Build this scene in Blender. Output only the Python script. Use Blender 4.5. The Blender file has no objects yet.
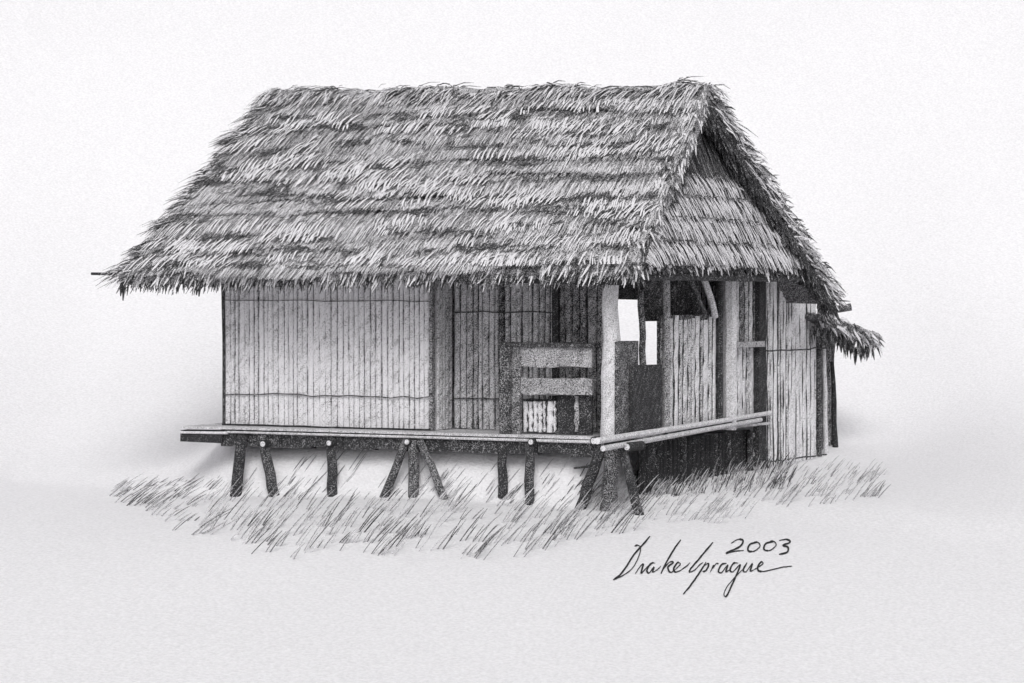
import bpy, math, random
from mathutils import Vector as V

random.seed(7)
R = random.random
def U(a, b): return a + (b - a) * R()
scene = bpy.context.scene
COL = scene.collection

# ------------------------------------------------------------------ view
F = 2650.0                      # focal length in pixels of a 1024 wide frame
A = math.radians(27.6)          # the hut is turned by this much
U0, W0, ZC, HY = 1.073, 32.3, 1.67, 300.0
rx, ry = math.cos(A), math.sin(A)        # image-right in plan
dx, dy = -math.sin(A), math.cos(A)       # viewing direction in plan
CX, CY = -U0 * rx - W0 * dx, -U0 * ry - W0 * dy

def ray(px, py):
    s, t = (px - 512.0) / F, (HY - py) / F
    return V((dx + s * rx, dy + s * ry, t))
CAM = V((CX, CY, ZC))
def onX(px, py, x):             # point of the sight line on the plane X = x
    d = ray(px, py); return CAM + d * ((x - CX) / d.x)
def onY(px, py, y):
    d = ray(px, py); return CAM + d * ((y - CY) / d.y)
def uw(x, y):                   # across / along the view
    return (x - CX) * rx + (y - CY) * ry, (x - CX) * dx + (y - CY) * dy
def sm(a, b, x):
    t = max(0.0, min(1.0, (x - a) / (b - a))); return t * t * (3 - 2 * t)

def land(x, y):
    u, w = uw(x, y)
    s = max(-6.0, min(9.0, 31.5 - w))
    z = -0.66
    z -= 0.22 * 0.5 * (s + math.sqrt(s * s + 8.0))
    z -= 0.14 * sm(2.0, 6.0, -x) * (1 - sm(0.0, 3.0, y))
    far = sm(45, 60, abs(u))
    side = sm(-14, -8.2, x) * (1 - sm(7, 12, x)) * (1 - sm(7.3, 9.3, y))
    z += 0.10 * sm(0.15, 1.3, y) * side
    z += 0.60 * sm(-0.04, 0.34 + 7.0 * sm(5.3, 9.0, -x), y) * sm(-18.0, -7.0, x) * (1 - sm(-0.55, -0.05, x)) * (1 - sm(6.5, 11, y))  # bank added behind the front stilts so lit ground shows under the deck
    z += 0.11 * max(0.0, min(w - 31.0, 8.0)) * max(sm(5.2, 8.0, u), sm(6.5, 9.5, -u))
    if w > 37.0: z += min(w - 37.0, 10.0) ** 2 / 24.0
    return z
def onland(px, py):
    d = ray(px, py); lo, hi = 15.0, 45.0
    t = 15.0
    while t < 46:
        p = CAM + d * t
        if p.z < land(p.x, p.y): break
        t += 0.02
    p = CAM + d * t
    return V((p.x, p.y, land(p.x, p.y)))

# ------------------------------------------------------------------ materials
def nodes(m):
    m.use_nodes = True
    nt = m.node_tree; nt.nodes.clear()
    return nt, nt.nodes.new, nt.links.new
def math_node(N, L, op, a, b=None, c=None):
    n = N('ShaderNodeMath'); n.operation = op
    for i, v in enumerate((a, b, c)):
        if v is None: continue
        if isinstance(v, (int, float)): n.inputs[i].default_value = v
        else: L(v, n.inputs[i])
    return n.outputs[0]

def graphite(name, grain=42.0, soft=0.20, hatch=0.16, light=(0.80, 0.79, 0.815), dark=(0.036, 0.036, 0.038)):
    """Pale fibre flecked with graphite; how much graphite comes from each piece's own 'tone'."""
    m = bpy.data.materials.new(name); nt, N, L = nodes(m)
    out = N('ShaderNodeOutputMaterial'); bs = N('ShaderNodeBsdfPrincipled')
    bs.inputs['Roughness'].default_value = 0.95
    if 'Specular IOR Level' in bs.inputs: bs.inputs['Specular IOR Level'].default_value = 0.1
    L(bs.outputs[0], out.inputs[0])
    tc = N('ShaderNodeTexCoord')
    at = N('ShaderNodeAttribute'); at.attribute_name = 'tone'
    n1 = N('ShaderNodeTexNoise'); n1.inputs['Scale'].default_value = grain
    n1.inputs['Detail'].default_value = 1.5; n1.inputs['Roughness'].default_value = 0.6
    L(tc.outputs['Object'], n1.inputs['Vector'])
    src = tc.outputs['Object']                           # slanting pencil-hatch streaks: turn the axes first, stretch afterwards
    for rot, sc in (((0, 0, math.radians(-45)), (1, 1, 1)), ((0, math.radians(52), 0), (1, 1, 1)), ((0, 0, 0), (3.5, 9.0, 20.0))):
        mp = N('ShaderNodeMapping'); mp.inputs['Rotation'].default_value = rot; mp.inputs['Scale'].default_value = sc
        L(src, mp.inputs['Vector']); src = mp.outputs[0]
    n2 = N('ShaderNodeTexNoise'); n2.inputs['Scale'].default_value = 1.0; n2.inputs['Detail'].default_value = 1.0
    L(mp.outputs[0], n2.inputs['Vector'])
    h = math_node(N, L, 'MULTIPLY_ADD', math_node(N, L, 'SUBTRACT', n2.outputs['Fac'], 0.5), hatch * 4.0, at.outputs['Fac'])
    h = math_node(N, L, 'MULTIPLY_ADD', h, 1.45, -0.13)
    k = math_node(N, L, 'MULTIPLY_ADD', math_node(N, L, 'SUBTRACT', n1.outputs['Fac'], 0.5), soft, h)
    cl = N('ShaderNodeClamp'); L(k, cl.inputs['Value'])
    mx = N('ShaderNodeMix'); mx.data_type = 'RGBA'
    mx.inputs[6].default_value = (*light, 1); mx.inputs[7].default_value = (*dark, 1)
    L(cl.outputs[0], mx.inputs[0]); L(mx.outputs[2], bs.inputs['Base Color'])
    bp = N('ShaderNodeBump'); bp.inputs['Strength'].default_value = 0.25; bp.inputs['Distance'].default_value = 0.01
    L(n1.outputs['Fac'], bp.inputs['Height']); L(bp.outputs[0], bs.inputs['Normal'])
    return m

def paper(name):
    m = bpy.data.materials.new(name); nt, N, L = nodes(m)
    out = N('ShaderNodeOutputMaterial'); bs = N('ShaderNodeBsdfPrincipled')
    bs.inputs['Roughness'].default_value = 1.0
    if 'Specular IOR Level' in bs.inputs: bs.inputs['Specular IOR Level'].default_value = 0.0
    L(bs.outputs[0], out.inputs[0])
    tc = N('ShaderNodeTexCoord')
    n1 = N('ShaderNodeTexNoise'); n1.inputs['Scale'].default_value = 24.0
    n1.inputs['Detail'].default_value = 3.0; n1.inputs['Roughness'].default_value = 0.6
    mq = N('ShaderNodeMapping'); mq.inputs['Scale'].default_value = (1.0, 1.0, 1.8)
    L(tc.outputs['Object'], mq.inputs['Vector']); L(mq.outputs[0], n1.inputs['Vector'])
    n2 = N('ShaderNodeTexNoise'); n2.inputs['Scale'].default_value = 0.35; n2.inputs['Detail'].default_value = 3.0
    L(tc.outputs['Object'], n2.inputs['Vector'])
    s = math_node(N, L, 'MULTIPLY_ADD', n1.outputs['Fac'], 0.34, 0.61)
    s = math_node(N, L, 'MULTIPLY_ADD', n2.outputs['Fac'], 0.04, s)
    cb = N('ShaderNodeCombineColor')
    L(s, cb.inputs[0]); L(math_node(N, L, 'MULTIPLY', s, 0.990), cb.inputs[1]); L(math_node(N, L, 'MULTIPLY', s, 1.016), cb.inputs[2])
    L(cb.outputs[0], bs.inputs['Base Color'])
    bp = N('ShaderNodeBump'); bp.inputs['Strength'].default_value = 0.55; bp.inputs['Distance'].default_value = 0.03
    L(n1.outputs['Fac'], bp.inputs['Height']); L(bp.outputs[0], bs.inputs['Normal'])
    return m

M_THATCH = graphite('dry_thatch', 84, 3.2, 0.08)
M_BAMBOO = graphite('split_bamboo', 74, 2.9, 0.17)
M_WOOD = graphite('weathered_wood', 78, 2.2, 0.09)
M_GRASS = graphite('dry_grass', 80, 1.6, 0.05)
M_PAPER = paper('white_ground')
M_INK = graphite('black_ink', 60, 0.2, 0.0)

# ------------------------------------------------------------------ mesh collector
class MB:
    def __init__(self): self.v, self.f, self.t = [], [], []
    def face(self, pts, tone):
        i = len(self.v); self.v += [tuple(p) for p in pts]
        self.f.append(tuple(range(i, i + len(pts)))); self.t.append(tone)
    def grid(self, verts, faces, tone):
        i = len(self.v); self.v += [tuple(p) for p in verts]
        for f in faces:
            self.f.append(tuple(k + i for k in f)); self.t.append(tone)
    def box(self, a, b, tone, jit=0.0):
        x0, y0, z0 = a; x1, y1, z1 = b
        j = lambda: U(-jit, jit)
        vs = [(x + j(), y + j(), z + j()) for z in (z0, z1) for y in (y0, y1) for x in (x0, x1)]
        self.grid(vs, [(0, 2, 3, 1), (4, 5, 7, 6), (0, 1, 5, 4), (2, 6, 7, 3), (0, 4, 6, 2), (1, 3, 7, 5)], tone)
    def slab(self, c, thick, tone):       # quad c[0..3] given thickness below
        n = (c[1] - c[0]).cross(c[3] - c[0]).normalized() * thick
        lo = [p - n for p in c]
        self.grid(list(c) + lo, [(0, 1, 2, 3), (7, 6, 5, 4), (0, 4, 5, 1), (1, 5, 6, 2), (2, 6, 7, 3), (3, 7, 4, 0)], tone)
    def tube(self, pts, rad, tone, n=7, cap=None, rough=0.0):
        pts = [V(p) for p in pts]
        if isinstance(rad, (int, float)): rad = [rad] * len(pts)
        vs, fs = [], []
        main = (pts[-1] - pts[0]).normalized(); ref = V((0, 0, 1)) if abs(main.z) < 0.8 else V((1, 0, 0))
        for k, p in enumerate(pts):
            t = (pts[min(k + 1, len(pts) - 1)] - pts[max(k - 1, 0)]).normalized()
            s = t.cross(ref).normalized(); q = t.cross(s)
            for i in range(n):
                a = 2 * math.pi * i / n; r = rad[k] * (1 + U(-rough, rough))
                vs.append(p + s * (r * math.cos(a)) + q * (r * math.sin(a)))
        for k in range(len(pts) - 1):
            for i in range(n):
                j = (i + 1) % n
                fs.append((k * n + i, k * n + j, (k + 1) * n + j, (k + 1) * n + i))
        self.grid(vs, fs, tone)
        ct = tone if cap is None else cap
        self.face([vs[i] for i in range(n)][::-1], ct); self.face([vs[-n + i] for i in range(n)], ct)
    def strand(self, p, q, w, nrm, tone, bend=0.0, tip=0.35):
        """one flat stalk from p to q, its face along nrm, arched by bend"""
        p, q = V(p), V(q)
        s = (q - p).cross(nrm)
        if s.length < 1e-6: return
        s = s.normalized() * (w * 0.5); mid = (p + q) * 0.5 + V(nrm) * bend
        self.grid([p - s, p + s, mid + s, mid - s, q + s * tip, q - s * tip], [(0, 1, 2, 3), (3, 2, 4, 5)], tone)
    def build(self, name, mat, parent=None, smooth=False):
        me = bpy.data.meshes.new(name)
        off = V((0, 0, 0))
        pp = parent
        while pp is not None:
            off += pp.location; pp = pp.parent
        me.from_pydata([tuple(V(v) - off) for v in self.v], [], self.f)
        me.materials.append(mat)
        at = me.attributes.new('tone', 'FLOAT', 'FACE'); at.data.foreach_set('value', self.t)
        if smooth: me.polygons.foreach_set('use_smooth', [True] * len(me.polygons))
        me.update()
        o = bpy.data.objects.new(name, me); COL.objects.link(o)
        if parent: o.parent = parent
        return o

def thing(name, loc, label, cat):
    o = bpy.data.objects.new(name, None); COL.objects.link(o); o.location = loc
    o.empty_display_size = 0.3
    o['label'] = label; o['category'] = cat
    return o

# ------------------------------------------------------------------ setting: one white sweep of ground and sky
def wpt(u, w): return CX + u * rx + w * dx, CY + u * ry + w * dy
us = [-70, -50, -36, -26, -20] + [-16 + 0.5 * i for i in range(18)] + [-7 + 0.1 * i for i in range(110)] + [4 + 0.5 * i for i in range(25)] + [20, 26, 36, 50, 70]
ws = [-30, -15, -5, 5, 12, 17, 20, 22] + [23 + 0.25 * i for i in range(32)] + [31 + 0.08 * i for i in range(76)] + [37.25 + 0.25 * i for i in range(28)]
WB = ws[-1]
vs, fs = [], []
for w in ws:
    for u in us:
        x, y = wpt(u, w); vs.append((x, y, land(x, y)))
nu = len(us)
for i in range(len(ws) - 1):
    for j in range(nu - 1):
        fs.append((i * nu + j, i * nu + j + 1, (i + 1) * nu + j + 1, (i + 1) * nu + j))
g = MB(); g.grid(vs, fs, 0.0)
ground = g.build('ground', M_PAPER, smooth=True); ground['kind'] = 'structure'
z0 = land(*wpt(0, WB))
prof = []
RAD = 16.0
a0 = math.atan((WB - 37.0) / 12.0)                       # the sky takes over at the slope the ground has reached
for i in range(25):
    a = a0 + (math.pi / 2 - a0) * i / 24
    prof.append((WB + RAD * (math.sin(a) - math.sin(a0)), z0 + RAD * (math.cos(a0) - math.cos(a))))
for z in (4, 10, 18, 28): prof.append((prof[24][0], prof[24][1] + z))
vs, fs = [], []
for k, (w, z) in enumerate(prof):
    for u in us:                                         # the backdrop bends gently forward at both sides
        x, y = wpt(u, w - min(1, k / 8.0) * min(abs(u), 30.0) ** 2 / 76.0)
        vs.append((x, y, z + (land(*wpt(u, WB)) - z0) * max(0.0, 1 - k / 10.0)))
for i in range(len(prof) - 1):
    for j in range(nu - 1):
        fs.append((i * nu + j, i * nu + j + 1, (i + 1) * nu + j + 1, (i + 1) * nu + j))
g = MB(); g.grid(vs, fs, 0.0)
sky = g.build('sky', M_PAPER, smooth=True); sky['kind'] = 'structure'

# ------------------------------------------------------------------ the hut
hut = thing('thatched_hut', (-2.6, 3.0, -0.6),
            'thatched bamboo hut with a railed veranda, raised on crooked wooden stilts above the grass', 'hut')

def tone3(light=0.45, mid=0.35):
    k = R()
    if k < light: return U(0.0, 0.24)
    if k < light + mid: return U(0.40, 0.66)
    return U(0.66, 0.95)

# --- roof planes
RZ = 4.40
RL, RR = onY(271, 99, 2.3), V((0.45, 2.3, RZ - 0.07))
EL, ER = V((-6.80, -0.5, 1.97)), V((0.74, -0.5, 2.05))
BL, BR = V((-6.72, 5.65, 1.88)), V((0.96, 5.55, 1.72))

def patch(a, b, c, d, s, t):      # a,b lower edge, d,c upper edge
    return (a.lerp(b, s)).lerp(d.lerp(c, s), t)

def thatch(mb, a, b, c, d, courses, per_m, lift=0.07, tones=None, jit=0.06, ext=0.10, wmin=0.014, wmax=0.034):
    n = ((b - a).cross(d - a)).normalized()
    edges = [0.0] + [(k + U(-0.22, 0.22)) / courses for k in range(1, courses)] + [1.0]
    for k in range(courses):
        t0, t1 = edges[k], edges[k + 1]
        L = (b - a).lerp(c - d, t0).length
        cnt = int(L * per_m)
        ph = U(0, 6.28)
        for i in range(cnt):
            s = (i + R()) / cnt
            wob = 0.020 * math.sin(s * 5 + ph) + 0.014 * math.sin(s * 17 + 2 * ph) + 0.008 * math.sin(s * 41 + 3 * ph)
            band = 0.5 + 0.5 * math.sin(s * 14 + k * 2.1 + 1.7 * math.sin(s * 5 + k))
            lay = R()
            top = t0 + (t1 - t0) * U(0.55, 1.35); bot = t0 + wob - U(0, jit) / max(0.3, 3.4)
            top = min(top, 1.0)
            if R() < 0.35:                                   # short stalks higher up the course
                bot = t0 + (t1 - t0) * U(0.05, 0.5); top = min(1.0, bot + (t1 - t0) * U(0.4, 0.8))
            ss = s + U(-0.5, 0.5) * 0.03 * (1.0 if R() < 0.3 else 0.3)
            p = patch(a, b, c, d, s, top) + n * (0.012 + 0.02 * lay)
            q = patch(a, b, c, d, min(1.004, max(-0.006, ss)), bot) + n * (lift * (0.5 + 0.6 * lay) + 0.02)
            if tones and bot > t0 + 0.3 * (t1 - t0): lay = min(lay, 0.34)     # stalks high in a course get a darker tone: painted overlap shade
            tn = tones(k, s, lay) if tones else tone3(0.30 + 0.3 * band, 0.38)
            mb.strand(p, q, U(wmin, wmax), n, tn, bend=U(0.0, 0.025))

def front_tones(k, s, lay):
    band = 0.5 + 0.5 * math.sin(s * 13 + k * 2.3 + 1.7 * math.sin(s * 5 + k * 1.3))
    big = 0.5 + 0.5 * math.sin(s * 6.0 + 1.9 * k)
    if lay < 0.35: return U(0.32, 0.62)
    return tone3(0.36 + (0.08 if k < 5 else 0.0) + 0.46 * band * (0.4 + big * 0.6), 0.54)

roof = MB()
roof.slab([EL, ER, RR, RL], 0.14, 0.6)
nf = (ER - EL).cross(RL - EL).normalized()
thatch(roof, EL, ER, RR, RL, 10, 330, tones=front_tones, lift=0.055, wmin=0.009, wmax=0.023)
for row in range(11):                                    # pale stalks in patches along each course
    for c in range(26):
        s0 = R(); t0 = (row + U(-0.25, 0.45)) / 10.5 + 0.022 * math.sin(s0 * 5 + row * 1.7) + 0.014 * math.sin(s0 * 17 + row * 3)
        if math.sin(s0 * 7.5 + row * 1.1) + math.sin(s0 * 3.1 - row * 2.3) < -0.55: continue
        ang = U(-0.05, 0.05)
        for j in range(random.randint(3, 13)):
            s = s0 + j * U(0.005, 0.010); t = min(0.97, max(-0.01, t0 + U(-0.012, 0.012)))
            if s > 0.99: break
            tt = min(1.0, t + U(0.035, 0.085))
            p = patch(EL, ER, RR, RL, s + ang * 0.2, tt) + nf * 0.07; q = patch(EL, ER, RR, RL, s, t) + nf * 0.10
            roof.strand(p, q, U(0.014, 0.028), nf, U(-0.15, 0.12), 0.012, 0.6)
    for c in range(26):                                  # dark stalks painting the shade just under a course
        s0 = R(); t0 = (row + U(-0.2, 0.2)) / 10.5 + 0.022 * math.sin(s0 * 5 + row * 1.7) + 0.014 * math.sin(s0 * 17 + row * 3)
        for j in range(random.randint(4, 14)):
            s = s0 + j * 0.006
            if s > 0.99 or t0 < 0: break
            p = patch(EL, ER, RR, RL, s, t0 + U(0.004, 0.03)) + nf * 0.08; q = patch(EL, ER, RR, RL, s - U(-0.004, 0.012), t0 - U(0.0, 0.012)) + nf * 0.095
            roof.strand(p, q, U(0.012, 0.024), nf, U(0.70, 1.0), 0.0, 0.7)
for i in range(900):                                     # loose dark stalks lying across the courses
    s, t = R(), R()
    if math.sin(s * 9 + t * 40) < 0.1: continue
    p = patch(EL, ER, RR, RL, s, t) + nf * 0.085
    roof.strand(p, p + (ER - EL).normalized() * U(0.05, 0.16) - (EL - RL).normalized() * U(-0.01, 0.07), U(0.008, 0.015), nf, U(0.6, 0.9), 0.01)
front = roof.build('roof_slope', M_THATCH, hut)

fr = MB()                                                # ragged fringe along the front eave
down = (EL - RL).normalized()
for i in range(1150):
    s = R(); p = EL.lerp(ER, s) - down * U(0.02, 0.16) + nf * U(-0.10, 0.08)
    q = p + down * U(0.06, 0.16) + V((U(-0.08, 0.02), U(-0.02, 0.06), -U(0.03, 0.15)))
    fr.strand(p, q, U(0.012, 0.030), V((dx, dy, 0)) * -1, tone3(0.32, 0.32), U(-0.01, 0.02), 0.3)
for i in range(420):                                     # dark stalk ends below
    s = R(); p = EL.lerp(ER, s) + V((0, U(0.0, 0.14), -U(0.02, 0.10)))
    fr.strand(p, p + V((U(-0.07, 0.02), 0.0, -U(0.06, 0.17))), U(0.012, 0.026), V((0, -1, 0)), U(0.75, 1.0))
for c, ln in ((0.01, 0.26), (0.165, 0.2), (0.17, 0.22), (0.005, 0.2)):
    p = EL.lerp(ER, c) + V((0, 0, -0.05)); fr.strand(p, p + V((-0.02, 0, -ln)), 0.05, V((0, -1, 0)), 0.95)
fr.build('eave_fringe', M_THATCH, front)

lf = MB()                                                # feathered left verge
for i in range(420):
    t = R(); p = EL.lerp(RL, t) + nf * U(-0.06, 0.08) + V((U(0.0, 0.25), 0, 0))
    q = p + down * U(0.08, 0.3) + V((-U(0.02, 0.22), 0, U(-0.02, 0.03)))
    lf.strand(p, q, U(0.012, 0.03), nf, tone3(0.2, 0.3), 0.02)
for c in range(34):                                      # uneven tufts stepping down the left edge
    t = R(); base = EL.lerp(RL, t); ln = U(0.12, 0.34); sp = U(-0.25, 0.15)
    for i in range(random.randint(6, 16)):
        p = base + nf * U(-0.04, 0.1) + V((U(0.0, 0.16), 0, 0)) + down * U(-0.1, 0.1)
        q = p + down * ln * U(0.3, 0.9) + V((-ln * U(0.5, 1.1), 0, ln * sp * 0.3)) + nf * U(-0.02, 0.06)
        lf.strand(p, q, U(0.012, 0.026), nf, tone3(0.2, 0.4), 0.02)
lf.build('verge', M_THATCH, front)

rc = MB()                                                # right verge of the front slope
for i in range(700):
    t = R(); p = ER.lerp(RR, t) + nf * U(-0.12, 0.08) - V((U(0.0, 0.22), 0, 0))
    q = p + down * U(0.06, 0.22) + V((U(0.0, 0.14), -0.02, U(-0.1, 0.02)))
    rc.strand(p, q, U(0.014, 0.034), V((0.5, -0.8, 0.3)), tone3(0.38, 0.3), 0.02)
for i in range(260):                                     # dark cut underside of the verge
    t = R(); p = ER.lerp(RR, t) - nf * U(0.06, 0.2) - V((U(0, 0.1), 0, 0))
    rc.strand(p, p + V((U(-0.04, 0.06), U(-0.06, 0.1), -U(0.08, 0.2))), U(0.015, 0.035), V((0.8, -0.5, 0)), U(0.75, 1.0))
rc.build('verge', M_THATCH, front)

rear = MB()
rear.slab([BR, BL, RL, RR], 0.14, 0.75)
thatch(rear, BR, BL, RR.lerp(RL, 1.0), RR, 9, 60)
back = rear.build('roof_slope', M_THATCH, hut)
nb = (BL - BR).cross(RR - BR).normalized()
bdown = (BR - RR).normalized()
vb = MB()
for i in range(1700):                                    # shaggy rear verge seen on edge
    t = R(); p = RR.lerp(BR, t) + nb * U(-0.15, 0.10) + V((U(-0.2, 0.06), 0, 0))
    ln = U(0.1, 0.3) if R() < 0.82 else U(0.3, 0.55)
    q = p + bdown * ln + nb * U(-0.06, 0.16) + V((U(-0.05, 0.10), 0, 0))
    vb.strand(p, q, U(0.012, 0.032), V((0.75, -0.55, 0.35)), tone3(0.33, 0.32), U(-0.02, 0.04), 0.25)
for i in range(1100):                                    # dark inner edge of the verge, its shadow line put into the tone
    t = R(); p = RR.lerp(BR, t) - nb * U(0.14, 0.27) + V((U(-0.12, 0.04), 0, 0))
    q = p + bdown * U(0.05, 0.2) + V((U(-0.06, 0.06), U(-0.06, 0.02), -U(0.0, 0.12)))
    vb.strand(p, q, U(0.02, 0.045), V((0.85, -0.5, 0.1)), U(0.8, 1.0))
vb.build('verge', M_THATCH, back)

rg = MB()                                                # combed ridge cap
ridge = []
for i in range(25):
    s = i / 24.0
    ridge.append(RL.lerp(RR, s) + V((0, 0, 0.02 + U(-0.03, 0.045))))
rg.tube(ridge, 0.085, 0.45, 8, rough=0.2)
rw = lambda s: 0.03 * math.sin(s * 21) + 0.02 * math.sin(s * 47 + 1) + 0.012 * math.sin(s * 90)
for i in range(1700):
    s = R(); sgn = -1 if R() < 0.72 else 1
    p = RL.lerp(RR, s) + V((U(-0.05, 0.05), 0, 0.10 + rw(s) + U(-0.03, 0.02)))
    fall = (down if sgn < 0 else bdown); nn = nf if sgn < 0 else nb
    q = p + fall * U(0.12, 0.45) + V((U(-0.28, 0.06), 0, 0)) + nn * U(-0.04, 0.05)
    rg.strand(p, q, U(0.014, 0.036), (nn + V((0, 0, 0.6))).normalized(), tone3(0.62, 0.22), U(0.02, 0.05), 0.4)
for i in range(110):                                     # loose stalks lying along the ridge
    s = U(0.02, 0.97); p = RL.lerp(RR, s) + V((0, U(-0.12, 0.02), 0.10 + rw(s) + U(-0.04, 0.04)))
    rg.strand(p, p + V((U(0.1, 0.35), U(-0.05, 0.02), U(-0.05, 0.05))), U(0.01, 0.02), V((0, -1, 0.5)), U(0.6, 1), 0.03)
for i in range(60):                                      # tuft over the right gable tip
    p = RR + V((U(-0.25, 0.05), U(-0.05, 0.1), U(0.02, 0.12)))
    rg.strand(p, p + V((U(0.05, 0.2), U(0.0, 0.5), -U(0.0, 0.3))), U(0.012, 0.026), V((0.4, -0.6, 0.6)), tone3(0.3, 0.3), 0.05, 0.2)
rg.build('ridge_cap', M_THATCH, hut)

# --- gable skirt: thatch tiers under the right end of the ridge
GT, G0, G1 = V((0.14, 2.3, 4.12)), V((0.78, -0.42, 2.10)), V((0.78, 5.45, 2.10))
gb = MB()
gn = (G1 - G0).cross(GT - G0).normalized()
gb.grid([G0, G1, GT, G0 - gn * 0.12, G1 - gn * 0.12, GT - gn * 0.12],
        [(0, 1, 2), (5, 4, 3), (0, 3, 4, 1), (1, 4, 5, 2), (2, 5, 3, 0)], 0.7)
levels = [0.0, 0.15, 0.30, 0.44, 0.57, 1.0]
for k in range(5):
    t0, t1 = levels[k], levels[k + 1]
    cnt = int(560 * (1.05 - t0))
    for i in range(cnt):
        yy = U(-0.42, 5.45)
        tmax = (yy + 0.42) / 2.72 if yy < 2.3 else (5.45 - yy) / 3.15
        if tmax < t0 + 0.01: continue
        lay = R()
        top = min(tmax, t0 + (t1 - t0) * U(0.6, 1.2)); bot = t0 - U(-0.01, 0.03) + 0.012 * math.sin(yy * 3 + k)
        if R() < 0.3 and tmax > t0 + 0.12: bot = t0 + (t1 - t0) * U(0.1, 0.4)
        if top <= bot: continue
        def gp(t): return V((0.78 - 0.64 * t, yy, 2.1 + 2.02 * t))
        p = gp(top) + gn * (0.012 + 0.015 * lay); q = gp(bot) + gn * (0.03 + 0.05 * lay) + V((0, U(0.0, 0.10), 0))
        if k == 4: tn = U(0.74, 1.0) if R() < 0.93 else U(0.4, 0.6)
        elif lay < 0.25: tn = U(0.55, 0.95)
        else: tn = tone3(0.82, 0.15)
        gb.strand(p, q, U(0.018, 0.04), gn, tn, 0.01, 0.6)
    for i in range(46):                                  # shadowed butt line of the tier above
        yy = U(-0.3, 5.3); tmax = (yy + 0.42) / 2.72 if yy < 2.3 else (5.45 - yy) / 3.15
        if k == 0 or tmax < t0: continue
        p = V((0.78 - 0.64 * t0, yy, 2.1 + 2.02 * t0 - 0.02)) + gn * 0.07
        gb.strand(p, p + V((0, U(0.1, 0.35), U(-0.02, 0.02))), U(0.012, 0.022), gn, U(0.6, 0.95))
gable = gb.build('gable_thatch', M_THATCH, hut)
gf = MB()
for i in range(620):
    yy = U(-0.42, 5.45); p = V((0.77 - U(0, 0.12), yy, 2.1 - U(-0.03, 0.05)))
    gf.strand(p, p + V((U(-0.02, 0.05), U(-0.02, 0.08), -U(0.05, 0.16))), U(0.018, 0.04), V((0.9, -0.4, 0.1)),
              U(0.75, 1.0) if R() < 0.72 else U(0.05, 0.3), 0.0, 0.4)
gf.build('eave_fringe', M_THATCH, gable)

# --- bamboo walls
def slats(mb, axis, c, a, b, z0, z1, pitch, tone, depth=0.03, gap=0.014, top_jit=0.02, back=True, face=1, dark_p=0.06, jit=0.004, lean=0.0, back_tone=0.85):
    """a run of split-bamboo slats; axis 'x': runs along X in plane Y=c (faces -Y); axis 'y': runs along Y in plane X=c (faces +X)"""
    if back:
        lo, hi = (min(a, b) + 0.005, max(a, b) - 0.005)
        if axis == 'x': mb.box((lo, c + 0.035, z0), (hi, c + 0.06, z1), back_tone)
        else: mb.box((c - 0.06, lo, z0), (c - 0.035, hi, z1), 0.85)
    x = a
    while x < b - 0.012:
        w = pitch * U(0.72, 1.3); e = min(x + w, b)
        g = gap * U(0.5, 1.6)
        if R() < 0.06: g = 0.002
        s0, s1 = x + g * 0.5, e - g * 0.5
        t = tone() if callable(tone) else tone
        if R() < dark_p: t = min(1, t + U(0.3, 0.5))
        if s1 - s0 > 0.006:
            zt, zb = z1 + U(-top_jit, 0), z0 + U(0, 0.012)
            m, d = (s0 + s1) / 2 + U(-0.2, 0.2) * (s1 - s0), depth * U(0.8, 1.15)
            o = U(-jit, jit)
            vs, NZ = [], 11
            je = gap * 0.62
            for r in range(NZ + 1):
                z = zb + (zt - zb) * r / NZ; sh = (lean + o) * r / NZ
                q0, q1 = s0 + U(-je, je), s1 + U(-je, je)
                for h, dd in ((q0, 0.0), (q0 + (m - q0) * 0.35, d * 0.8), (m, d), (q1 - (q1 - m) * 0.35, d * 0.8), (q1, 0.0)):
                    if axis == 'x': vs.append((h + sh, c + 0.03 - dd, z))
                    else: vs.append((c - 0.03 + dd, h + sh, z))
            mb.grid(vs, [(r * 5 + i, r * 5 + i + 1, r * 5 + i + 6, r * 5 + i + 5) for r in range(NZ) for i in range(4)] + [tuple(range(NZ * 5, NZ * 5 + 5))], t)
        x = e

def wall(axis, c, a, b, z0, z1, pitch, tone, parent=hut, name='wall', label=None, **kw):
    mb = MB(); slats(mb, axis, c, a, b, z0, z1, pitch, tone, **kw)
    o = mb.build(name, M_BAMBOO, parent)
    if label: o['label'] = label
    return o
YF, YV, XS = 0.46, 1.0, 0.25           # front wall, veranda wall, side wall planes
xl = onY(224, 400, YF).x; xm = onY(431, 400, YF).x
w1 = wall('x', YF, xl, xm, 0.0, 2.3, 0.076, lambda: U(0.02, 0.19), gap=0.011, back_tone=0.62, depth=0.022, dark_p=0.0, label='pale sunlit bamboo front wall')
bt = MB()                                                # thin lashings across the wall
for z in (0.42,):
    pts = [(xl + (xm - xl) * i / 16, YF - 0.012 + U(-0.002, 0.002), z + U(-0.02, 0.02)) for i in range(17)]
    bt.tube(pts, 0.008, 0.75, 5)
bt.build('batten', M_WOOD, w1); bt = MB()
bt.tube([(xl + (xm - xl) * i / 12, YF - 0.012, 1.66 + U(-0.01, 0.01)) for i in range(13)], 0.006, 0.7, 5)
bt.build('batten', M_WOOD, w1)
cp = MB(); cp.tube([(xl, YF, 0), (xl + 0.0, YF, 1.1), (xl - 0.03, YF, 2.25)], 0.022, 0.82, 6); cp.build('corner_post', M_WOOD, hut)
cp = MB(); cp.box((xm - 0.02, YF - 0.02, 0), (xm + 0.03, YF + 0.06, 2.3), 0.62, 0.004); cp.build('wall_post', M_WOOD, hut)
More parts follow.
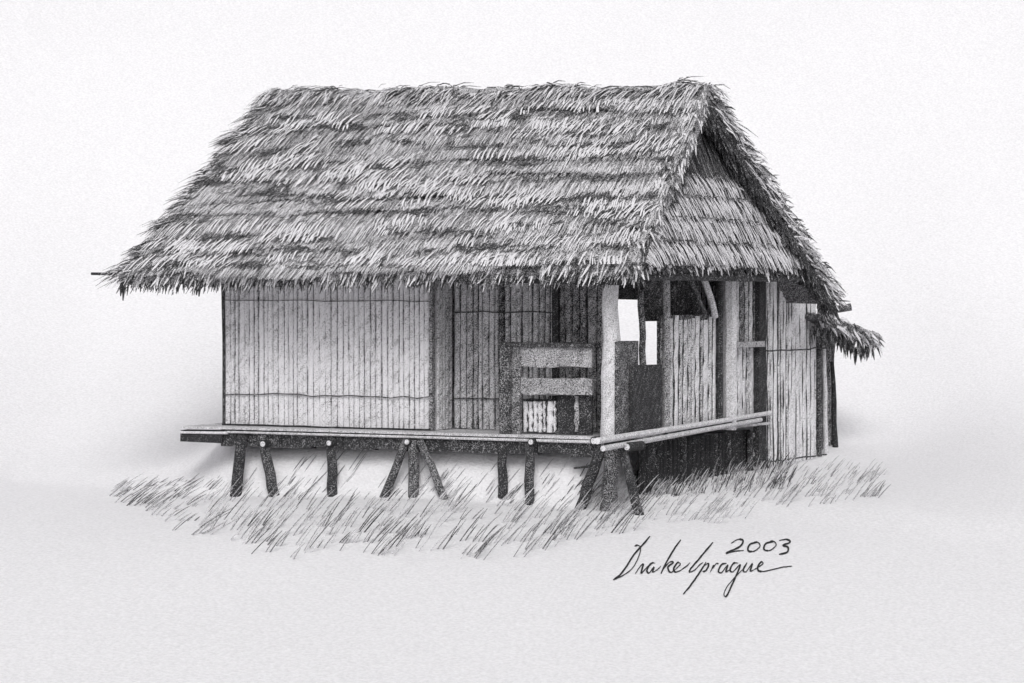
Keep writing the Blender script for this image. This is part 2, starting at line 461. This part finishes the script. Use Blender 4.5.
ret = wall('y', xm + 0.03, YF + 0.06, YV, 0.0, 2.5, 0.08, lambda: U(0.25, 0.42), dark_p=0.0)            # return between the two wall planes
x2 = onY(556, 380, YV).x; x3 = onY(610, 380, YV).x
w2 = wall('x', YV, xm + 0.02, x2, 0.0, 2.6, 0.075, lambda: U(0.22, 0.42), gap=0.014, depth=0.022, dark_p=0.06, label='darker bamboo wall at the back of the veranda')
for z in (0.40, 1.52):
    bt = MB(); bt.tube([(xm + 0.05 + (x2 - xm - 0.1) * i / 10, YV - 0.01, z + U(-0.012, 0.012)) for i in range(11)], 0.008, 0.8, 5)
    bt.build('batten', M_WOOD, w2)
dr = MB(); slats(dr, 'x', YV, x2 + 0.03, x3, 0.0, 2.6, 0.11, lambda: U(0.5, 0.75), gap=0.02)  # dark slats stand in for the shade of the open doorway
doorway_shade = dr.build('doorway_shade', M_BAMBOO, hut); doorway_shade['label'] = 'dark panel standing for the shaded doorway at the end of the veranda'
fm = MB(); fm.box((x2 - 0.035, YV - 0.05, 0), (x2 + 0.05, YV + 0.12, 2.6), 0.85, 0.004); fm.build('door_frame', M_WOOD, doorway_shade)

# side walls (right end of the hut)
def Ys(px): return onX(px, 380, XS).y
wall('y', XS, Ys(661), Ys(720), -0.05, 1.48, 0.13, lambda: U(0.08, 0.42) if R() < 0.85 else U(0.5, 0.75), gap=0.045, depth=0.02, dark_p=0.05, top_jit=0.08, lean=0.02, label='bamboo side panel with a shaded opening above it')
up = MB(); slats(up, 'y', XS - 0.28, Ys(667), Ys(722), 1.40, 2.6, 0.16, lambda: U(0.78, 1.0)); up.build('opening_shade', M_BAMBOO, hut)  # near-black slats stand for the shade inside the opening
def pole_part(name, p, q, r0, r1, tone, cap=None, parent=hut, label=None, n=8, kink=0.012):
    mb = MB(); p, q = V(p), V(q)
    pts = [p.lerp(q, i / 5.0) + (V((U(-1, 1), U(-1, 1), 0)) * kink if 0 < i < 5 else V((0, 0, 0))) for i in range(6)]
    mb.tube(pts, [r0 + (r1 - r0) * i / 5.0 for i in range(6)], tone, n, cap, 0.06)
    o = mb.build(name, M_WOOD, parent)
    if label: o['label'] = label
    return o
pole_part('wall_post', (XS + 0.03, Ys(727), -0.05), (XS + 0.03, Ys(727), 2.2), 0.10, 0.11, 0.24)
pole_part('wall_post', (XS + 0.03, Ys(717.5), -0.05), (XS + 0.03, Ys(717.5), 2.2), 0.045, 0.05, 0.85)
pole_part('wall_post', (XS + 0.03, Ys(664), -0.05), (XS + 0.03, Ys(664), 2.2), 0.05, 0.05, 0.55)
pole_part('strut', (XS + 0.06, Ys(711), 1.45), (XS + 0.06, Ys(697), 2.1), 0.045, 0.045, 0.3)
pole_part('strut', (XS + 0.02, Ys(704), 1.50), (XS + 0.02, Ys(684), 2.1), 0.03, 0.03, 0.75)
wall('y', XS, Ys(733), Ys(756), -0.05, 1.05, 0.13, lambda: U(0.1, 0.5), gap=0.045, depth=0.02, top_jit=0.03)
wall('y', XS, Ys(733), Ys(756), 1.10, 2.2, 0.13, lambda: U(0.2, 0.7), gap=0.045, depth=0.02, top_jit=0.25, dark_p=0.25)
sl = MB(); sl.box((XS + 0.01, Ys(725.5), 1.035), (XS + 0.12, Ys(757), 1.11), 0.5, 0.006); sl.build('window_sill', M_WOOD, hut)
cp = MB(); cp.box((XS - 0.05, Ys(756), -0.6), (XS + 0.05, Ys(763), 2.2), 0.88, 0.01); cp.build('wall_post', M_WOOD, hut)
w5 = wall('y', XS + 0.03, Ys(762), Ys(815), -0.72, 2.02, 0.135, lambda: U(0.05, 0.28), gap=0.05, depth=0.02, dark_p=0.02, top_jit=0.10, label='tall bamboo corner panel reaching down to the grass')
for z in (0.98, -0.55):
    bt = MB(); bt.tube([(XS + 0.07, Ys(760) + (Ys(822) - Ys(760)) * i / 10, z + U(-0.012, 0.012)) for i in range(11)], 0.011, 0.8, 5)
    bt.build('batten', M_WOOD, w5)
lw = MB(); slats(lw, 'y', XS - 0.01, Ys(752), Ys(764), -0.72, -0.12, 0.1, lambda: U(0.2, 0.5), gap=0.03); lw.build('wall', M_BAMBOO, hut)
# rear and left walls (mostly hidden)
YR = Ys(815)
wall('x', 5.2, -5.47, -3.9, 0.0, 2.0, 0.09, lambda: U(0.2, 0.5)); wall('x', 5.2, -1.5, XS - 0.1, 0.0, 2.0, 0.09, lambda: U(0.2, 0.5))
lm = MB(); lm.box((xl - 0.02, YF + 0.02, 0), (xl + 0.02, 5.2, 2.2), 0.5); lm.build('wall', M_BAMBOO, hut)

# rear lean-to
LT0, LT1 = V((-0.9, 6.15, 1.47)), V((0.48, 6.15, 1.47))
LB0, LB1 = V((-0.9, 7.85, 1.13)), V((0.66, 7.85, 1.13))
lt = MB(); lt.slab([LB1, LB0, LT0, LT1], 0.07, 0.8)
thatch(lt, LB1, LB0, LT0, LT1, 3, 60)
for i in range(260):
    t = R() ** 0.8; p = LT1.lerp(LB1, t) + V((U(-0.05, 0.1), 0, U(-0.12, 0.05)))
    ln = U(0.15, 0.38)
    q = p + V((U(-0.05, 0.1), ln * U(0.3, 1.0), -ln * U(0.2, 0.7)))
    lt.strand(p, q, U(0.016, 0.04), V((0.8, -0.6, 0.1)), tone3(0.34, 0.3), U(0, 0.04), 0.1)
for i in range(150):
    t = R(); p = LT1.lerp(LB1, t) + V((U(-0.2, 0.05), 0, -U(0.1, 0.24)))
    lt.strand(p, p + V((0, U(-0.08, 0.1), -U(0.08, 0.24))), U(0.02, 0.045), V((0.9, -0.5, 0)), U(0.7, 1), 0, 0.2)
for t, ln, dz in ((0.75, 0.75, -0.22), (0.9, 0.55, -0.12), (0.97, 0.30, -0.34), (0.55, 0.5, -0.05), (0.95, 0.5, -0.2)):
    p = LT1.lerp(LB1, t) + V((0.02, 0, 0.02)); q = p + V((0.03, ln, dz))
    lt.strand(p, q, 0.05, V((0.8, -0.6, 0.1)), 0.85, 0.02, 0.1)
lean = lt.build('lean_to_roof', M_THATCH, hut)
pole_part('rafter', onX(833, 310, 0.40), onX(851, 307, 0.62), 0.05, 0.055, 0.7, 0.2, lean)
pole_part('rafter', onX(800, 283, 0.66), onX(832, 304, 0.66), 0.03, 0.03, 0.85, None, lean)
sh = MB(); slats(sh, 'y', 0.12, Ys(815) + 0.3, Ys(815) + 1.15, -0.68, 1.20, 0.12, lambda: U(0.55, 0.9), gap=0.03)
sh.build('lean_to_wall', M_BAMBOO, hut)
pole_part('wall_post', onX(819, 462, 0.27), onX(820, 300, 0.27), 0.04, 0.04, 0.75)
pole_part('wall_post', onX(826, 462, 0.27), onX(824, 345, 0.27), 0.035, 0.03, 0.2)
pole_part('wall_post', onX(836, 462, 0.2), onX(832, 362, 0.2), 0.05, 0.03, 0.9)

# eave poles and corner post
pole_part('eave_pole', EL + V((-0.50, 0.06, 0.05)), ER + V((-0.2, 0.14, -0.16)), 0.018, 0.045, 0.95)
pole_part('eave_pole', (0.70, -0.3, 1.95), (0.70, 5.7, 1.97), 0.045, 0.05, 0.85)
c0 = onY(609, 436, 0.06)
pole_part('corner_post', (c0.x, 0.08, -0.02), (c0.x + 0.02, 0.08, 1.98), 0.115, 0.10, 0.24, label='stout pale corner post of the veranda', n=12)
pole_part('wall_post', (c0.x - 0.10, 0.16, 0), (c0.x - 0.09, 0.16, 1.95), 0.05, 0.045, 0.62)

# --- veranda railing
rail = MB()
def bx(px0, py0, px1, py1, y, th, tone, mb):
    p, q = onY(px0, py1, y), onY(px1, py0, y)
    along = (q.x - p.x) > (q.z - p.z); n = 7; vs = []
    for i in range(n + 1):                               # hand-hewn: every section a little off
        f = i / n; j = lambda: U(-0.014, 0.014)
        if along:
            x = p.x + (q.x - p.x) * f
            vs += [(x, y + j(), p.z + j()), (x, y + th, p.z + j()), (x, y + th, q.z + j()), (x, y + j(), q.z + j())]
        else:
            z = p.z + (q.z - p.z) * f
            vs += [(p.x + j(), y + j(), z), (q.x + j(), y + j(), z), (q.x + j(), y + th, z), (p.x + j(), y + th, z)]
    mb.grid(vs, [(i * 4 + k, i * 4 + (k + 1) % 4, i * 4 + 4 + (k + 1) % 4, i * 4 + 4 + k) for i in range(n) for k in range(4)] + [(0, 3, 2, 1), (n * 4, n * 4 + 1, n * 4 + 2, n * 4 + 3)], tone)
bx(500, 347, 510, 436, 0.10, 0.07, 0.74, rail)
railing = rail.build('railing', M_WOOD, hut)
b = MB(); bx(512, 347, 520, 436, 0.16, 0.06, 0.66, b); b.build('rail_post', M_WOOD, railing)
b = MB(); bx(500, 345, 592, 366, 0.185, 0.05, 0.50, b); b.build('rail_board', M_WOOD, railing)
b = MB(); bx(520, 379, 592, 394, 0.185, 0.05, 0.52, b); b.build('rail_board', M_WOOD, railing)
b = MB(); bx(498, 343, 594, 347, 0.15, 0.10, 0.8, b); b.build('hand_rail', M_WOOD, railing)
b = MB(); slats(b, 'x', 0.30, onY(522, 400, 0.3).x, onY(556, 400, 0.3).x, 0.02, 0.42, 0.075, lambda: U(0.0, 0.2), gap=0.022); b.build('baluster_panel', M_BAMBOO, railing)
b = MB(); bx(557, 394, 592, 434, 0.30, 0.04, 0.85, b); b.build('lower_panel', M_WOOD, railing)
b = MB(); bx(575, 396, 578, 432, 0.27, 0.02, 0.5, b); b.build('baluster', M_WOOD, railing)
# dark low boards on the right side of the veranda
b = MB(); p, q = onX(619, 432, XS), onX(638, 341, XS); b.box((XS - 0.05, p.y, -0.02), (XS, q.y, q.z), 0.72, 0.01); b.build('side_panel', M_WOOD, railing)
b = MB(); p, q = onX(632, 432, XS + 0.04), onX(661, 364, XS + 0.04); b.box((XS + 0.01, p.y, -0.02), (XS + 0.06, q.y, q.z), 0.86, 0.01); b.build('side_panel', M_WOOD, railing)
pole_part('rail_post', onX(643, 366, XS), onX(641, 290, XS), 0.045, 0.04, 0.72, parent=railing)

# --- deck
DXL = onY(181, 432, 0.0).x; DXR = 0.06
dk = MB()
for i in range(19):
    y0 = 0.0 + i * 0.245
    dk.box((DXL + U(-0.02, 0.04) if i else DXL, y0, -0.03), (XS + 0.10 if i else DXR, y0 + 0.235, U(-0.006, 0.0)), U(0.25, 0.5), 0.005)
deck = dk.build('deck', M_WOOD, hut)
pole_part('edge_pole', (DXL + 0.75, -0.02, -0.062), (DXR, -0.02, -0.062), 0.014, 0.019, 0.30, parent=deck, kink=0.011)
b = MB()
xs = [DXL + 0.62 + (DXR - DXL - 0.62) * i / 12 for i in range(13)]
for i in range(12): b.box((xs[i], 0.02, -0.235 + U(-0.022, 0.022)), (xs[i + 1] + 0.01 * (i % 2), 0.14 + 0.004 * (i % 2), -0.034), 0.84)
b.build('beam', M_WOOD, deck)
b = MB(); b.box((DXL, -0.01, -0.21), (DXL + 0.66, 0.16, -0.052), 0.9, 0.012); b.build('beam', M_WOOD, deck)
pole_part('edge_pole', (DXL, -0.012, -0.085), (DXL + 0.75, -0.02, -0.075), 0.016, 0.018, 0.15, parent=deck, kink=0.004)
s0, s1 = onX(597, 441, XS + 0.10), onX(770, 413, XS + 0.10)
pole_part('side_rail', s0, s1, 0.042, 0.03, 0.26, 0.1, deck, 'pale pole along the side of the deck')
pole_part('side_rail', s0 + V((0.03, 0.1, -0.095)), s1 + V((0.03, -0.4, -0.075)), 0.034, 0.028, 0.34, 0.1, deck)
pole_part('side_rail', s0 + V((-0.02, 0.2, -0.06)), s1 + V((-0.02, -0.2, -0.05)), 0.03, 0.03, 0.9, 0.6, deck)
for px, py, r in ((263, 444, 0.06), (329, 443, 0.055), (407, 442, 0.055), (531, 442, 0.055), (594, 441, 0.065), (627, 447, 0.065)):
    c = onY(px, py, -0.10); r *= 0.86
    b = MB(); b.tube([(c.x, -0.10, c.z), (c.x + 0.01, 0.3, c.z)], r, 0.92, 12, 0.92)
    j = b.build('joist', M_WOOD, deck)
    b = MB(); b.tube([(c.x, -0.112, c.z), (c.x, -0.10, c.z)], r * 0.68, 0.22, 12); b.build('sawn_end', M_WOOD, j)
b = MB(); slats(b, 'y', 0.14, 0.95, Ys(757) + 0.1, -0.78, -0.10, 0.13, lambda: U(0.84, 1.05), gap=0.03)  # black slats paint the shadow under the side deck
dl = MB(); dl.tube([(xl + (xm - xl) * i / 10, YF - 0.04, 0.01 + U(-0.006, 0.006)) for i in range(11)], 0.012, 0.9, 5); dl.build('sill_pole', M_WOOD, hut)
b.build('under_deck_shade', M_BAMBOO, hut)['label'] = 'black slats standing for the shadow under the side deck'

# --- stilts
def stilt(name, x0, y0, x1, y1, r, tone, y=0.1, yb=None):
    p = onY(x0, y0, y); q = onY(x1, y1, y if yb is None else yb)
    q.z = min(q.z, land(q.x, q.y) - 0.03)
    pole_part(name, q, V((p.x, p.y, -0.1)), r * 1.05, r * 0.95, tone, n=9)
stilt('stilt', 243, 445, 235, 503, 0.075, 0.85, -0.03)
stilt('stilt', 262, 448, 275, 492, 0.07, 0.78, -0.01)
stilt('stilt', 331, 448, 333, 498, 0.065, 0.82, 0.0)
stilt('brace', 407, 448, 383, 492, 0.055, 0.76, -0.04)
stilt('stilt', 413, 448, 414, 500, 0.07, 0.72, 0.0)
stilt('brace', 420, 448, 446, 496, 0.05, 0.70, -0.04)
stilt('stilt', 503, 448, 503, 482, 0.06, 0.85, 0.05)
stilt('stilt', 530, 448, 530, 496, 0.06, 0.80, 0.0)
stilt('brace', 602, 448, 580, 490, 0.07, 0.82, 0.0)
stilt('stilt', 613, 448, 608, 503, 0.10, 0.70, 0.05)
stilt('brace', 622, 448, 640, 498, 0.06, 0.84, -0.05)

# ------------------------------------------------------------------ grass
def blade(mb, p, h, lx, ly, r, tone):
    pts = [p, p + V((lx * 0.36, ly * 0.36, h * 0.40)), p + V((lx * 0.72, ly * 0.72, h * 0.76)), p + V((lx, ly, h))]
    mb.tube(pts, [r * 0.8, r, r * 0.8, r * 0.25], tone, 4)
LOW = [(105, 500), (140, 512), (175, 535), (215, 540), (245, 556), (300, 560), (345, 562), (400, 552), (450, 556), (500, 572), (530, 556),
       (570, 536), (620, 536), (665, 528), (700, 528), (740, 512), (800, 510), (850, 500), (890, 500)]
UP = [(105, 492), (150, 488), (235, 494), (330, 492), (420, 492), (520, 492), (600, 496), (640, 490), (700, 480), (760, 474), (820, 472), (890, 480)]
def interp(tab, x):
    for (x0, y0), (x1, y1) in zip(tab, tab[1:]):
        if x0 <= x <= x1: return y0 + (y1 - y0) * (x - x0) / (x1 - x0)
    return tab[-1][1]
gr = MB()
for c in range(520):
    x = U(106, 872); lo, hi = interp(LOW, x), interp(UP, x)
    k = R() ** 1.15
    y = hi - 6 + (lo - hi + 6) * k
    base = onland(x, y)
    hgt = U(0.17, 0.40) * (0.72 if x > 640 else 1.0) * (0.75 + 0.35 * k)
    tn = U(0.28, 0.70) if x < 640 else U(0.28, 0.58)
    st = U(0.04, 0.10)
    for j in range(random.choice((1, 1, 2, 2, 3, 4))):
        p = base + V((j * st * rx + U(-0.03, 0.03), j * st * ry + U(-0.08, 0.08), 0))
        p.z = land(p.x, p.y) - 0.02
        h = hgt * U(0.55, 1.15); l = h * U(0.6, 1.05)
        if x < 200: h *= 0.6; l = h * U(1.0, 1.8)
        blade(gr, p, h, l * rx, l * ry, U(0.0045, 0.0085), min(1, tn * U(0.75, 1.2)))
for i in range(330):                                     # dense short growth at the foot of the dark slats under the side deck
    x = U(626, 790); y = U(474, 500) - (x - 626) * 0.06
    p = onland(x, y); p.z -= 0.02
    h = U(0.10, 0.28); l = h * U(0.2, 0.7)
    blade(gr, p, h, l * rx, l * ry, U(0.005, 0.009), U(0.4, 0.9))
grass = gr.build('grass', M_GRASS); grass['kind'] = 'stuff'
grass['label'] = 'dry slanting grass in front of and under the hut'; 

# loose things on the ground
tw = MB(); p, q = onY(574, 468, -0.25), onY(600, 462, -0.22)
tw.tube([p, p.lerp(q, 0.5) + V((0, 0, -0.02)), q], [0.012, 0.018, 0.014], 0.95, 6)
twig = tw.build('twig', M_WOOD); twig['label'] = 'thin dark twig caught against the stilts at the near deck corner'; twig['category'] = 'twig'

# ------------------------------------------------------------------ handwriting lying on the white ground
sig = thing('signature', onland(700, 580), 'slanting black handwritten signature with a year on the white ground', 'signature')
def ink(strokes, width, name):
    mb = MB()
    for st in strokes:
        # smooth the stroke
        pts = []
        n = len(st)
        for i in range(n - 1):
            p0, p1, p2, p3 = st[max(i - 1, 0)], st[i], st[i + 1], st[min(i + 2, n - 1)]
            for s in range(5):
                t = s / 5.0
                c = [0.5 * ((2 * p1[k]) + (-p0[k] + p2[k]) * t + (2 * p0[k] - 5 * p1[k] + 4 * p2[k] - p3[k]) * t * t + (-p0[k] + 3 * p1[k] - 3 * p2[k] + p3[k]) * t ** 3) for k in (0, 1)]
                pts.append(c)
        pts.append(list(st[-1]))
        L, Rr = [], []
        m = len(pts)
        for i, (x, y) in enumerate(pts):
            ax, ay = pts[max(i - 1, 0)]; bx_, by_ = pts[min(i + 1, m - 1)]
            tx, ty = bx_ - ax, by_ - ay; l = math.hypot(tx, ty) or 1
            w = width * (0.55 + 0.45 * min(1, i / 3.0, (m - 1 - i) / 3.0)) * (1.15 if ty > 0 else 0.7)
            ox, oy = -ty / l * w / 2, tx / l * w / 2
            up = V((0, 0, 0.006))
            L.append(onland(x + ox, y + oy) + up); Rr.append(onland(x - ox, y - oy) + up)
        mb.grid(L + Rr, [(i, i + 1, m + i + 1, m + i) for i in range(m - 1)], 1.15)
    return mb.build(name, M_INK, sig)
def tr(*pts): return [(600 + x / 3.413, 520 + y / 3.413) for x, y in pts]
name_strokes = [
    tr((171, 57), (150, 82), (118, 118), (92, 158), (68, 190), (45, 207)),
    tr((45, 207), (78, 192), (112, 165), (134, 122), (138, 96), (128, 88), (118, 92)),
    tr((120, 186), (138, 160), (148, 152), (143, 172), (141, 185), (158, 166), (166, 157)),
    tr((188, 150), (174, 151), (160, 174), (168, 183), (184, 162), (180, 180), (195, 172), (208, 160)),
    tr((276, 70), (252, 103), (226, 148), (208, 186)), tr((214, 172), (238, 146), (250, 148), (232, 163), (240, 181), (256, 172)),
    tr((256, 172), (274, 154), (265, 148), (251, 170), (262, 180), (290, 164), (308, 148)),
    tr((386, 78), (362, 106), (334, 140), (310, 168), (306, 180), (322, 174), (342, 154), (352, 148)),
    tr((362, 146), (340, 182), (312, 222), (284, 256)), tr((352, 164), (368, 150), (370, 160), (360, 176), (350, 178)),
    tr((376, 181), (388, 156), (384, 168), (396, 152), (405, 152)),
    tr((432, 150), (416, 154), (404, 177), (416, 181), (436, 155), (430, 179), (448, 168)),
    tr((472, 150), (456, 150), (444, 172), (454, 179), (478, 154), (470, 180), (450, 225), (432, 262), (423, 256), (434, 230), (468, 190), (496, 164)),
    tr((502, 148), (489, 172), (498, 179), (520, 151), (513, 176), (526, 172)),
    tr((526, 172), (556, 152), (549, 146), (538, 166), (548, 178), (584, 172), (620, 164), (656, 160)),
]
year_strokes = [
    [(731, 544), (738, 540), (743, 541), (740, 547), (726, 554), (734, 552), (744, 551)],
    [(757, 543), (750, 545), (748, 551), (754, 552), (760, 547), (758, 543), (754, 543)],
    [(774, 542), (766, 544), (764, 550), (770, 551), (776, 546), (774, 542), (770, 542)],
    [(779, 541), (787, 540), (790, 543), (783, 546), (788, 548), (787, 553), (779, 555)],
]
ink(name_strokes, 1.5, 'handwritten_name')
ink(year_strokes, 1.6, 'handwritten_year')

# ------------------------------------------------------------------ light
SUN_EL, SUN_OFF = math.radians(42), math.radians(0)   # veiled sun behind the viewer
az = math.atan2(-dy, -dx) - SUN_OFF                     # direction towards the sun in plan
w = bpy.data.worlds.new('World'); scene.world = w; w.use_nodes = True
nt = w.node_tree; nt.nodes.clear()
out = nt.nodes.new('ShaderNodeOutputWorld'); bg = nt.nodes.new('ShaderNodeBackground')
st = nt.nodes.new('ShaderNodeTexSky'); st.sky_type = 'NISHITA'; st.sun_disc = False
st.sun_elevation = SUN_EL; st.sun_rotation = math.pi / 2 - az
st.dust_density = 4.0
hs = nt.nodes.new('ShaderNodeHueSaturation'); hs.inputs['Saturation'].default_value = 0.06
nt.links.new(st.outputs[0], hs.inputs['Color']); nt.links.new(hs.outputs[0], bg.inputs[0])
bg.inputs[1].default_value = 0.095
nt.links.new(bg.outputs[0], out.inputs[0])
sun = bpy.data.lights.new('sun', 'SUN'); sun.energy = 1.15; sun.angle = math.radians(28); sun.color = (1.0, 0.99, 0.975)
so = bpy.data.objects.new('sun', sun); COL.objects.link(so)
to = V((math.cos(az) * math.cos(SUN_EL), math.sin(az) * math.cos(SUN_EL), math.sin(SUN_EL)))
so.rotation_euler = to.to_track_quat('Z', 'Y').to_euler()
so.location = to * 60

# ------------------------------------------------------------------ camera
cam = bpy.data.cameras.new('camera'); co = bpy.data.objects.new('camera', cam); COL.objects.link(co)
co.location = CAM; co.rotation_euler = (math.pi / 2, 0, math.atan2(dy, dx) - math.pi / 2)
cam.sensor_width = 36.0; cam.lens = 36.0 * F / 1024.0
cam.shift_y = -(341.5 - HY) / 1024.0
cam.clip_end = 500
scene.camera = co
vs_ = scene.view_settings
vs_.view_transform = 'Standard'; vs_.look = 'None'; vs_.gamma = 1.0; vs_.use_curve_mapping = False
vs_.exposure = 0.01
scene.cycles.max_bounces = 6
